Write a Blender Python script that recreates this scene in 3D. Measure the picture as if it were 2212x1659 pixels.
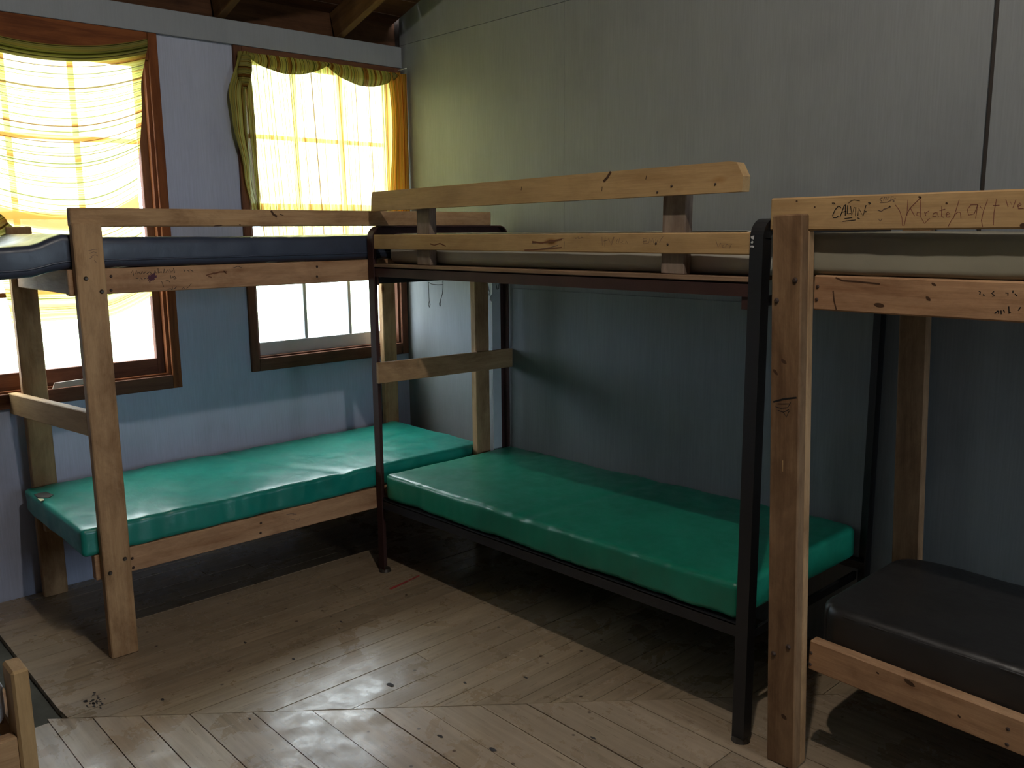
import bpy, bmesh, math, random
from mathutils import Vector, Matrix, noise

random.seed(7)
scene = bpy.context.scene
for ob in list(bpy.data.objects):
    bpy.data.objects.remove(ob)
COL = scene.collection

# ------------------------------------------------------------------ camera
CAM_LOC = Vector((4.1533, -3.0177, 1.5684))
YAW, PITCH, ROLL, FPX = 0.8243, 0.1725, -0.0094, 1894.0
fwd = Vector((-math.sin(YAW) * math.cos(PITCH), math.cos(YAW) * math.cos(PITCH), -math.sin(PITCH)))
rgt = Vector((math.cos(YAW), math.sin(YAW), 0))
upv = rgt.cross(fwd)
r2 = rgt * math.cos(ROLL) + upv * math.sin(ROLL)
u2 = upv * math.cos(ROLL) - rgt * math.sin(ROLL)
cam_data = bpy.data.cameras.new('camera')
cam = bpy.data.objects.new('camera', cam_data)
COL.objects.link(cam)
cam.matrix_world = Matrix(((r2.x, u2.x, -fwd.x, CAM_LOC.x), (r2.y, u2.y, -fwd.y, CAM_LOC.y),
                           (r2.z, u2.z, -fwd.z, CAM_LOC.z), (0, 0, 0, 1)))
cam_data.sensor_fit = 'HORIZONTAL'
cam_data.sensor_width = 36.0
cam_data.lens = 36.0 * FPX / 2212.0
cam_data.clip_start = 0.05
scene.camera = cam

# ------------------------------------------------------------------ daylight, exposure
SKY_STRENGTH = 24.0
LAMP_STRENGTH = 2350.0
LAMP_POS = Vector((3.4, -1.95, 3.35))
world = bpy.data.worlds.new('overcast_sky')
scene.world = world
world.use_nodes = True
wnt = world.node_tree
wtc = wnt.nodes.new('ShaderNodeTexCoord')
wsep = wnt.nodes.new('ShaderNodeSeparateXYZ')
wmap = wnt.nodes.new('ShaderNodeMapRange')
wmap.inputs['From Min'].default_value = -1.0
wrmp = wnt.nodes.new('ShaderNodeValToRGB')
wnt.links.new(wtc.outputs['Generated'], wsep.inputs[0])
wnt.links.new(wsep.outputs['Z'], wmap.inputs['Value'])
wnt.links.new(wmap.outputs[0], wrmp.inputs[0])
# overcast dome over woodland: brighter overhead, pale green ground below the horizon
for el, (pos, col) in zip([wrmp.color_ramp.elements[0], wrmp.color_ramp.elements[1], wrmp.color_ramp.elements.new(0.5), wrmp.color_ramp.elements.new(0.7)],
                          ((0.0, (0.10, 0.115, 0.07)), (1.0, (0.72, 0.88, 1.15)), (0.46, (0.20, 0.22, 0.17)), (0.52, (0.36, 0.44, 0.58)))):
    el.position = pos
    el.color = (*col, 1)
wnt.links.new(wrmp.outputs[0], wnt.nodes['Background'].inputs[0])
wnt.nodes['Background'].inputs[1].default_value = SKY_STRENGTH
scene.view_settings.view_transform = 'Standard'
scene.view_settings.look = 'None'
scene.view_settings.gamma = 1.0
scene.view_settings.use_curve_mapping = False
scene.view_settings.exposure = 0.0
scene.cycles.use_denoising = True
scene.cycles.max_bounces = 5
scene.cycles.diffuse_bounces = 4
scene.cycles.use_adaptive_sampling = True
scene.cycles.adaptive_threshold = 0.2
scene.cycles.adaptive_min_samples = 16
scene.cycles.use_light_tree = False
scene.cycles.glossy_bounces = 4
scene.cycles.transparent_max_bounces = 16
scene.cycles.sample_clamp_indirect = 6.0


def portal(loc, direction, sx, sy):
    """daylight portal in a real window or door opening"""
    d = bpy.data.lights.new('daylight_portal', 'AREA')
    d.shape = 'RECTANGLE'
    d.size, d.size_y = sx, sy
    d.cycles.is_portal = True
    o = bpy.data.objects.new('daylight_portal', d)
    COL.objects.link(o)
    o.location = loc
    o.rotation_euler = Vector(direction).to_track_quat('-Z', 'Z').to_euler()


ROOM_X, ROOM_Y = 6.8, -6.5          # room corner opposite the camera's corner
RIDGE_X, EAVE_Z, SLOPE = 3.4, 2.722, 0.30
portal((-0.16, -0.5, 1.68), (1, 0, 0), 0.95, 1.6)
portal((-0.16, -1.84, 1.68), (1, 0, 0), 0.95, 1.6)
portal((ROOM_X + 0.16, -0.80, 1.68), (-1, 0, 0), 1.45, 1.6)

# ------------------------------------------------------------------ helpers
WM = {}


def link(name, mesh, mat=None, parent=None, M=None):
    M = M or Matrix()
    o = bpy.data.objects.new(name, mesh)
    COL.objects.link(o)
    if mesh is not None and mat is not None and not mesh.materials:
        mesh.materials.append(mat)
    WM[o.name] = M.copy()
    if parent is not None:
        o.parent = parent
        o.matrix_basis = WM[parent.name].inverted() @ M
    else:
        o.matrix_basis = M
    return o


def thing(name, label, cat, loc=(0, 0, 0), group=None):
    o = link(name, None, None, None, Matrix.Translation(loc))
    o.empty_display_size = 0.1
    o['label'] = label
    o['category'] = cat
    if group:
        o['group'] = group
    return o


def tag(o, label, cat, group=None):
    o['label'] = label
    o['category'] = cat
    if group:
        o['group'] = group
    return o


def struct(o):
    o['kind'] = 'structure'
    return o


def to_mesh(bm, name, smooth=False):
    me = bpy.data.meshes.new(name)
    bmesh.ops.recalc_face_normals(bm, faces=bm.faces)
    bm.to_mesh(me)
    bm.free()
    if smooth:
        for p in me.polygons:
            p.use_smooth = True
    return me


BOXES = {}


def box_mesh(sx, sy, sz, bev=0.003, name='board'):
    key = (round(sx, 4), round(sy, 4), round(sz, 4), bev, name)
    if key in BOXES:
        return BOXES[key]
    bm = bmesh.new()
    bmesh.ops.create_cube(bm, size=1)
    for v in bm.verts:
        v.co = Vector((v.co.x * sx, v.co.y * sy, v.co.z * sz))
    if bev:
        bmesh.ops.bevel(bm, geom=bm.edges[:], offset=bev, segments=1, affect='EDGES')
    me = to_mesh(bm, name)
    BOXES[key] = me
    return me


def frame(p0, p1, wdir):
    x = (Vector(p1) - Vector(p0)).normalized()
    z = Vector(wdir)
    z = (z - x * z.dot(x)).normalized()
    y = z.cross(x)
    c = (Vector(p0) + Vector(p1)) / 2
    return Matrix(((x.x, y.x, z.x, c.x), (x.y, y.y, z.y, c.y), (x.z, y.z, z.z, c.z), (0, 0, 0, 1)))


def board(name, p0, p1, w, t, wdir, mat, parent=None, bev=0.003):
    """plank from p0 to p1 (centre line); w measured along wdir, t across; local X runs along the grain"""
    L = (Vector(p1) - Vector(p0)).length
    me = box_mesh(L, t, w, bev, name + mat.name)
    return link(name, me, mat, parent, frame(p0, p1, wdir))


def slab(name, lo, hi, mat, parent=None, bev=0.0, grain=None):
    """axis-aligned box between two corners; grain = axis (0,1,2) that local X follows"""
    lo, hi = Vector(lo), Vector(hi)
    s = hi - lo
    c = (lo + hi) / 2
    g = grain if grain is not None else max(range(3), key=lambda i: s[i])
    p0, p1 = c.copy(), c.copy()
    p0[g] = lo[g]
    p1[g] = hi[g]
    others = [i for i in range(3) if i != g]
    wd = max(others, key=lambda i: s[i])
    td = [i for i in others if i != wd][0]
    wv = Vector((0, 0, 0))
    wv[wd] = 1
    return board(name, p0, p1, s[wd], s[td], wv, mat, parent, bev)


def multi_box(name, boxes, mat, parent=None):
    bm = bmesh.new()
    for lo, hi in boxes:
        r = bmesh.ops.create_cube(bm, size=1)
        for v in r['verts']:
            v.co = Vector([(lo[i] + hi[i]) / 2 + v.co[i] * (hi[i] - lo[i]) for i in range(3)])
    return link(name, to_mesh(bm, name), mat, parent)


def prism(name, poly, d0, d1, axis, mat, parent=None, M=None):
    """extrude a 2D polygon along an axis (0: (y,z), 1: (x,z), 2: (x,y))"""
    bm = bmesh.new()

    def P(a, b, d):
        return [(d, a, b), (a, d, b), (a, b, d)][axis]
    A = [bm.verts.new(P(a, b, d0)) for a, b in poly]
    B = [bm.verts.new(P(a, b, d1)) for a, b in poly]
    n = len(poly)
    bm.faces.new(A)
    bm.faces.new(B[::-1])
    for i in range(n):
        bm.faces.new((A[i], B[i], B[(i + 1) % n], A[(i + 1) % n]))
    return link(name, to_mesh(bm, name), mat, parent, M)


def sweep(name, path, prof, mat, parent=None, up=(1, 0, 0), closed=False, smooth=False, caps=True):
    """sweep a closed 2D profile (a along `up`, b along the in-plane normal) along a polyline"""
    bm = bmesh.new()
    path = [Vector(p) for p in path]
    n = len(path)
    rings = []
    u0 = Vector(up).normalized()
    for i in range(n):
        if closed:
            d = path[(i + 1) % n] - path[i - 1]
        else:
            d = path[min(i + 1, n - 1)] - path[max(i - 1, 0)]
        d.normalize()
        a = (u0 - d * u0.dot(d))
        if a.length < 1e-4:
            a = Vector((0, 1, 0)) - d * d.y
        a.normalize()
        b = d.cross(a)
        rings.append([bm.verts.new(path[i] + a * pa + b * pb) for pa, pb in prof])
    m = len(prof)
    for i in range(n if closed else n - 1):
        R, S = rings[i], rings[(i + 1) % n]
        for j in range(m):
            bm.faces.new((R[j], R[(j + 1) % m], S[(j + 1) % m], S[j]))
    if caps and not closed:
        bm.faces.new(rings[0])
        bm.faces.new(rings[-1][::-1])
    return link(name, to_mesh(bm, name, smooth), mat, parent)


def circle(r, n=8):
    return [(r * math.cos(2 * math.pi * k / n), r * math.sin(2 * math.pi * k / n)) for k in range(n)]


def ribbons(name, strokes, axis, plane, out, mat, parent):
    """flat ink or paint strokes lying on a board face (points in 0.1 mm)"""
    bm = bmesh.new()
    d = plane + out * 0.0006
    for w, pts in strokes:
        pts = [Vector((a / 1e4, b / 1e4)) for a, b in pts]
        w = w / 2000.0
        spot = len(pts) == 2 and w >= 0.0025 and name == 'knot'
        if spot:
            pts = [pts[0].lerp(pts[1], -0.3 + 1.6 * q / 8) for q in range(9)]
        w0 = w
        Ls = []
        for i, p in enumerate(pts):
            w = w0 * math.sqrt(max(0.02, 1 - (i / 4 - 1) ** 2)) if spot else w0
            t = (pts[min(i + 1, len(pts) - 1)] - pts[max(i - 1, 0)]).normalized()
            nrm = Vector((-t.y, t.x)) * w
            e = -t * w * 0.6 if i == 0 else (t * w * 0.6 if i == len(pts) - 1 else Vector((0, 0)))
            pair = []
            for q in (p + nrm + e, p - nrm + e):
                co = (d, q.x, q.y) if axis == 0 else ((q.x, d, q.y) if axis == 1 else (q.x, q.y, d))
                pair.append(bm.verts.new(co))
            Ls.append(pair)
        for a, b in zip(Ls, Ls[1:]):
            bm.faces.new((a[0], a[1], b[1], b[0]))
    o = link(name, to_mesh(bm, name), mat, parent)
    if len(strokes) > 1:
        o['kind'] = 'stuff'
    return o


def bolt(parent, axis, plane, out, a, b, r=0.008, mat=None, name='bolt'):
    key = ('bolt', round(r, 4), mat.name)
    if key not in BOXES:
        bm = bmesh.new()
        bmesh.ops.create_cone(bm, cap_ends=True, segments=10, radius1=r, radius2=r * 0.55, depth=r * 0.7)
        BOXES[key] = to_mesh(bm, name)
    ax = Vector((0, 0, 0))
    ax[axis] = out
    co = Vector((plane, a, b)) if axis == 0 else Vector((a, plane, b))
    return link(name, BOXES[key], mat, parent, Matrix.Translation(co + ax * r * 0.3) @ ax.to_track_quat('Z', 'X').to_matrix().to_4x4())


# ------------------------------------------------------------------ materials
def nodes(name):
    m = bpy.data.materials.new(name)
    m.use_nodes = True
    nt = m.node_tree
    return m, nt, nt.nodes['Principled BSDF']


def N(nt, typ, **kw):
    n = nt.nodes.new(typ)
    for k, v in kw.items():
        if k in n.inputs:
            n.inputs[k].default_value = v
        else:
            setattr(n, k, v)
    return n


def ramp(nt, fac, stops, interp='LINEAR'):
    n = nt.nodes.new('ShaderNodeValToRGB')
    cr = n.color_ramp
    cr.interpolation = interp
    while len(cr.elements) < len(stops):
        cr.elements.new(0.5)
    for e, (p, c) in zip(cr.elements, stops):
        e.position = p
        e.color = (c[0], c[1], c[2], 1) if hasattr(c, '__len__') else (c, c, c, 1)
    nt.links.new(fac, n.inputs[0])
    return n.outputs[0]


def mixc(nt, fac, a, b, mode='MIX'):
    n = nt.nodes.new('ShaderNodeMix')
    n.data_type = 'RGBA'
    n.blend_type = mode
    for sock, val in ((n.inputs[0], fac), (n.inputs[6], a), (n.inputs[7], b)):
        if hasattr(val, 'is_linked'):
            nt.links.new(val, sock)
        elif hasattr(val, '__len__'):
            sock.default_value = (val[0], val[1], val[2], 1)
        else:
            sock.default_value = val
    return n.outputs[2]


def local_vec(nt, scale, rnd=True):
    tc = nt.nodes.new('ShaderNodeTexCoord')
    mp = nt.nodes.new('ShaderNodeMapping')
    mp.inputs['Scale'].default_value = scale
    v = tc.outputs['Object']
    if rnd:
        oi = nt.nodes.new('ShaderNodeObjectInfo')
        mul = N(nt, 'ShaderNodeVectorMath', operation='MULTIPLY_ADD')
        mul.inputs[0].default_value = (31.7, 17.3, 53.9)
        nt.links.new(oi.outputs['Random'], mul.inputs[1])
        nt.links.new(v, mul.inputs[2])
        v = mul.outputs[0]
    nt.links.new(v, mp.inputs['Vector'])
    return mp.outputs[0]


def tex_noise(nt, vec, scale, detail=4, rough=0.55, dist=0.0):
    n = nt.nodes.new('ShaderNodeTexNoise')
    n.inputs['Scale'].default_value = scale
    n.inputs['Detail'].default_value = detail
    n.inputs['Roughness'].default_value = rough
    n.inputs['Distortion'].default_value = dist
    nt.links.new(vec, n.inputs['Vector'])
    return n.outputs['Fac']


def bump(nt, p, h, strength, dist=0.002):
    b = nt.nodes.new('ShaderNodeBump')
    b.inputs['Strength'].default_value = strength
    b.inputs['Distance'].default_value = dist
    nt.links.new(h, b.inputs['Height'])
    nt.links.new(b.outputs[0], p.inputs['Normal'])


def wood(name, light, dark, grime=0.35, rough=0.72, knots=True):
    m, nt, p = nodes(name)
    g = tex_noise(nt, local_vec(nt, (1.0, 14, 14)), 2.2, 5, 0.6, 0.6)
    f = tex_noise(nt, local_vec(nt, (4, 120, 120)), 3.0, 3, 0.6)
    c = ramp(nt, g, [(0.30, dark), (0.46, [(a * 0.4 + b * 0.6) for a, b in zip(dark, light)]), (0.62, light)])
    c = mixc(nt, 0.35, c, ramp(nt, f, [(0.3, 0.55), (0.7, 1.0)]), 'MULTIPLY')
    gr = tex_noise(nt, local_vec(nt, (3, 7, 7)), 1.3, 6, 0.7, 0.4)
    c = mixc(nt, grime, c, ramp(nt, gr, [(0.36, (0.30, 0.22, 0.18)), (0.58, 1.0)]), 'MULTIPLY')
    if knots:
        vo = nt.nodes.new('ShaderNodeTexVoronoi')
        vo.inputs['Scale'].default_value = 1.0
        nt.links.new(local_vec(nt, (3.2, 7.5, 7.5)), vo.inputs['Vector'])
        c = mixc(nt, 1.0, c, ramp(nt, vo.outputs['Distance'], [(0.045, (0.34, 0.22, 0.13)), (0.075, (0.8, 0.7, 0.6)), (0.12, 1.0)]), 'MULTIPLY')
    nt.links.new(c, p.inputs['Base Color'])
    p.inputs['Roughness'].default_value = rough
    p.inputs['Specular IOR Level'].default_value = 0.15
    bump(nt, p, f, 0.25, 0.001)
    return m


def plain(name, col, rough=0.5, spec=0.4, noise_amt=0.15, nscale=6.0, metallic=0.0):
    m, nt, p = nodes(name)
    n = tex_noise(nt, local_vec(nt, (1, 1, 1)), nscale, 5, 0.6)
    c = mixc(nt, 1.0, col, ramp(nt, n, [(0.3, 1 - noise_amt), (0.7, 1 + 0 * noise_amt)]), 'MULTIPLY')
    nt.links.new(c, p.inputs['Base Color'])
    p.inputs['Roughness'].default_value = rough
    p.inputs['Specular IOR Level'].default_value = spec
    p.inputs['Metallic'].default_value = metallic
    return m


def paint(name, col, streak=0.16):
    """painted plywood: brushed vertical grain showing through"""
    m, nt, p = nodes(name)
    ge = nt.nodes.new('ShaderNodeNewGeometry')

    def pv(s):
        mp = nt.nodes.new('ShaderNodeMapping')
        mp.inputs['Scale'].default_value = s
        nt.links.new(ge.outputs['Position'], mp.inputs['Vector'])
        return mp.outputs[0]
    fine = tex_noise(nt, pv((60, 60, 2.0)), 3.0, 3, 0.6)
    wide = tex_noise(nt, pv((4.0, 4.0, 0.35)), 2.0, 4, 0.6)
    blot = tex_noise(nt, pv((1, 1, 1)), 2.6, 5, 0.6)
    c = mixc(nt, streak, col, ramp(nt, fine, [(0.35, 0.35), (0.65, 1.0)]), 'MULTIPLY')
    c = mixc(nt, streak * 0.6, c, ramp(nt, wide, [(0.35, 0.4), (0.6, 1.0)]), 'MULTIPLY')
    c = mixc(nt, 0.25, c, ramp(nt, blot, [(0.28, 0.55), (0.5, 1.0)]), 'MULTIPLY')
    nt.links.new(c, p.inputs['Base Color'])
    p.inputs['Roughness'].default_value = 0.55
    p.inputs['Specular IOR Level'].default_value = 0.3
    bump(nt, p, fine, 0.3, 0.001)
    return m


def vinyl(name, col, rough=0.32, wr=0.35):
    m, nt, p = nodes(name)
    v = local_vec(nt, (1, 1, 1))
    n = tex_noise(nt, v, 5.0, 5, 0.6, 0.8)
    c = mixc(nt, 1.0, col, ramp(nt, n, [(0.3, 0.72), (0.7, 1.0)]), 'MULTIPLY')
    nt.links.new(c, p.inputs['Base Color'])
    r = ramp(nt, tex_noise(nt, v, 14, 5, 0.6), [(0.3, rough - 0.06), (0.7, rough + 0.12)])
    nt.links.new(r, p.inputs['Roughness'])
    p.inputs['Specular IOR Level'].default_value = 0.5
    w = tex_noise(nt, local_vec(nt, (1.0, 1.8, 1.0)), 9, 4, 0.55, 1.2)
    bump(nt, p, w, wr, 0.01)
    return m


def floorwood(name, base):
    m, nt, p = nodes(name)
    v = local_vec(nt, (1.2, 26, 10))
    g = tex_noise(nt, v, 2.0, 5, 0.6, 0.3)
    c = ramp(nt, g, [(0.3, [a * 0.72 for a in base]), (0.6, base), (0.8, [a * 1.12 for a in base])])
    oi = nt.nodes.new('ShaderNodeObjectInfo')
    c = mixc(nt, 1.0, c, ramp(nt, oi.outputs['Random'], [(0.0, 0.82), (1.0, 1.06)]), 'MULTIPLY')
    ge = nt.nodes.new('ShaderNodeNewGeometry')
    pos = ge.outputs['Position']
    big = tex_noise(nt, pos, 2.2, 6, 0.65, 0.5)
    c = mixc(nt, 0.32, c, ramp(nt, big, [(0.35, (0.62, 0.57, 0.52)), (0.55, 1.0)]), 'MULTIPLY')
    wearn = tex_noise(nt, pos, 5.0, 8, 0.7, 0.3)
    fl = tex_noise(nt, local_vec(nt, (7, 60, 10)), 2.0, 2, 0.5)
    c = mixc(nt, 1.0, c, ramp(nt, fl, [(0.64, 1.0), (0.72, (0.62, 0.58, 0.55))]), 'MULTIPLY')
    sp = nt.nodes.new('ShaderNodeTexVoronoi')
    sp.inputs['Scale'].default_value = 11.0
    nt.links.new(pos, sp.inputs['Vector'])
    c = mixc(nt, 1.0, c, ramp(nt, sp.outputs['Distance'], [(0.05, (0.25, 0.2, 0.18)), (0.085, 1.0)]), 'MULTIPLY')
    nt.links.new(c, p.inputs['Base Color'])
    r = ramp(nt, wearn, [(0.38, 0.48), (0.60, 0.20)])
    nt.links.new(r, p.inputs['Roughness'])
    p.inputs['Specular IOR Level'].default_value = 0.5
    bump(nt, p, g, 0.2, 0.001)
    return m


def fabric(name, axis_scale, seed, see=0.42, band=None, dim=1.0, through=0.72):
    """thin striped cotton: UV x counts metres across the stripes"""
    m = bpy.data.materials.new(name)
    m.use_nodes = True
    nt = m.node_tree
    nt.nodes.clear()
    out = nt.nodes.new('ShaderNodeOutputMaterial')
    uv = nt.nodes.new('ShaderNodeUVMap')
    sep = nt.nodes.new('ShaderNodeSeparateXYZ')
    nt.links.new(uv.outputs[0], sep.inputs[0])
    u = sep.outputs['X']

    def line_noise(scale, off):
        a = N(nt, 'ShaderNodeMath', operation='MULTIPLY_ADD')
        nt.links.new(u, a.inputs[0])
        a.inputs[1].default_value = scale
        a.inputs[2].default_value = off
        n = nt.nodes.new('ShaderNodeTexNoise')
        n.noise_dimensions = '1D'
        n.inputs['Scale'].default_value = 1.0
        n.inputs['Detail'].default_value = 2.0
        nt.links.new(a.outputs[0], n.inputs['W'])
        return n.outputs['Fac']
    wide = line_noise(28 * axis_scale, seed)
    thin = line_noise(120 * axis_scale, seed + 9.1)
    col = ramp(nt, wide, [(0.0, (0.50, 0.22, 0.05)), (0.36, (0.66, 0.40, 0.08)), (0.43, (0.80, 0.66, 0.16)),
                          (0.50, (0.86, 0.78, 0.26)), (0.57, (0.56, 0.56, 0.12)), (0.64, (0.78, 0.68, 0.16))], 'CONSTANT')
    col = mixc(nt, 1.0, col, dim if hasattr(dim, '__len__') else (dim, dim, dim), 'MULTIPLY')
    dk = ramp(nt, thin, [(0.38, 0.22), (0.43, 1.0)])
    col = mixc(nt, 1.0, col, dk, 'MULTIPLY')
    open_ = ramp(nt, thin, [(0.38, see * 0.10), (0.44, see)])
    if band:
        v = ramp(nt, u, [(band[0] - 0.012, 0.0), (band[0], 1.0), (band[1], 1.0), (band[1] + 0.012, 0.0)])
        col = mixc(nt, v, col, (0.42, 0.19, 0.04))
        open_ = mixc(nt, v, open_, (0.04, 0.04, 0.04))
    df = nt.nodes.new('ShaderNodeBsdfDiffuse')
    tl = nt.nodes.new('ShaderNodeBsdfTranslucent')
    nt.links.new(col, df.inputs[0])
    nt.links.new(col, tl.inputs[0])
    mx = nt.nodes.new('ShaderNodeMixShader')
    mx.inputs[0].default_value = through
    nt.links.new(df.outputs[0], mx.inputs[1])
    nt.links.new(tl.outputs[0], mx.inputs[2])
    tr = nt.nodes.new('ShaderNodeBsdfTransparent')
    tr.inputs[0].default_value = (1.0, 0.94, 0.55, 1)
    m2 = nt.nodes.new('ShaderNodeMixShader')
    nt.links.new(open_, m2.inputs[0])
    nt.links.new(mx.outputs[0], m2.inputs[1])
    nt.links.new(tr.outputs[0], m2.inputs[2])
    nt.links.new(m2.outputs[0], out.inputs[0])
    return m


def glassmat():
    m = bpy.data.materials.new('window_glass')
    m.use_nodes = True
    nt = m.node_tree
    nt.nodes.clear()
    out = nt.nodes.new('ShaderNodeOutputMaterial')
    tr = nt.nodes.new('ShaderNodeBsdfTransparent')
    tr.inputs[0].default_value = (0.93, 0.96, 0.94, 1)
    gl = nt.nodes.new('ShaderNodeBsdfGlossy')
    gl.inputs['Roughness'].default_value = 0.05
    mx = nt.nodes.new('ShaderNodeMixShader')
    mx.inputs[0].default_value = 0.06
    nt.links.new(tr.outputs[0], mx.inputs[1])
    nt.links.new(gl.outputs[0], mx.inputs[2])
    nt.links.new(mx.outputs[0], out.inputs[0])
    return m


PINE = wood('pine_aged', (0.47, 0.295, 0.155), (0.36, 0.205, 0.098), 0.55)
PINE_RED = wood('pine_weathered_red', (0.47, 0.280, 0.155), (0.33, 0.175, 0.09), 0.45)
PINE_DARK = wood('pine_stained_dark', (0.26, 0.155, 0.082), (0.17, 0.095, 0.048), 0.5)
PINE_NEW = wood('pine_fresh', (0.47, 0.305, 0.145), (0.385, 0.235, 0.105), 0.25)
GREYWOOD = wood('pine_greyed', (0.30, 0.23, 0.18), (0.17, 0.12, 0.09), 0.5)
PLY = wood('plywood_edge', (0.30, 0.19, 0.12), (0.18, 0.11, 0.07), 0.3, knots=False)
CASING = wood('casing_redwood', (0.25, 0.082, 0.027), (0.13, 0.04, 0.016), 0.3, knots=False)
SASH = wood('sash_brown', (0.17, 0.075, 0.045), (0.09, 0.04, 0.025), 0.3, knots=False)
DECK = wood('roof_board', (0.10, 0.045, 0.022), (0.05, 0.022, 0.012), 0.4)
RAFTER = wood('rafter_fir', (0.125, 0.064, 0.025), (0.075, 0.037, 0.016), 0.4)
WHITE = plain('white_sash_paint', (0.55, 0.58, 0.60), 0.5)
WALL = paint('wall_paint_grey', (0.205, 0.215, 0.226))
WALL_DAYLIT = paint('wall_paint_daylit', (0.415, 0.450, 0.590))  # same grey paint made lighter and bluer: bluish daylight put into the colour
HEADER = paint('header_paint', (0.27, 0.29, 0.33), 0.08)
SUBFLOOR = plain('subfloor_dust', (0.10, 0.10, 0.085), 0.85, 0.1, 0.4)
FLOOR_N = floorwood('floor_board_wide', (0.375, 0.280, 0.190))
FLOOR_F = floorwood('floor_board_narrow', (0.345, 0.255, 0.165))
GREEN = vinyl('green_vinyl', (0.006, 0.225, 0.175), 0.34, 0.10)
GREEN2 = vinyl('deep_green_vinyl', (0.008, 0.190, 0.115), 0.34, 0.10)
NAVY = vinyl('navy_vinyl', (0.040, 0.050, 0.080), 0.36, 0.1)
CHAR = vinyl('charcoal_vinyl', (0.022, 0.020, 0.019), 0.38, 0.2)
CREAM = plain('cream_ticking', (0.50, 0.47, 0.40), 0.7, 0.2, 0.12)
OLIVE = plain('olive_beige_cover', (0.27, 0.245, 0.18), 0.65, 0.25, 0.15)
LILAC = plain('white_mattress_cover', (0.55, 0.55, 0.60), 0.6, 0.3, 0.1)
IRON = plain('brown_enamel_iron', (0.052, 0.020, 0.017), 0.65, 0.3, 0.4)
BLACK = plain('black_enamel_iron', (0.013, 0.013, 0.015), 0.42, 0.5, 0.3)
STEEL = plain('dull_steel', (0.08, 0.065, 0.05), 0.45, 0.5, 0.3, metallic=0.6)
RUST = plain('rusty_bolt', (0.05, 0.025, 0.015), 0.6, 0.4, 0.3)
INKB = plain('black_marker', (0.015, 0.013, 0.012), 0.6, 0.2, 0.1)
INKR = plain('red_marker', (0.20, 0.07, 0.05), 0.6, 0.2, 0.1)
INKP = plain('purple_marker', (0.085, 0.028, 0.045), 0.6, 0.2, 0.3, 60)
INKG = plain('faded_marker', (0.16, 0.10, 0.07), 0.6, 0.2, 0.1)
SMEAR = plain('brown_smear', (0.16, 0.06, 0.025), 0.6, 0.2, 0.3, 40)
REDPAINT = plain('red_floor_chalk', (0.42, 0.05, 0.05), 0.7, 0.2, 0.4, 60)
STAIN = plain('floor_stain', (0.05, 0.042, 0.04), 0.7, 0.2, 0.4, 40)
CURT_H = fabric('striped_curtain_across', 1.0, 3.3, 0.22, (0.735, 0.785))
CURT_V = fabric('striped_curtain_down', 1.0, 21.7, 0.22)
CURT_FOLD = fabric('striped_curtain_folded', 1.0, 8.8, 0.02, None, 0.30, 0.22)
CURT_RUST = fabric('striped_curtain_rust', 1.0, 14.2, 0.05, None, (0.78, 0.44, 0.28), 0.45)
GLASS = glassmat()
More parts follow.
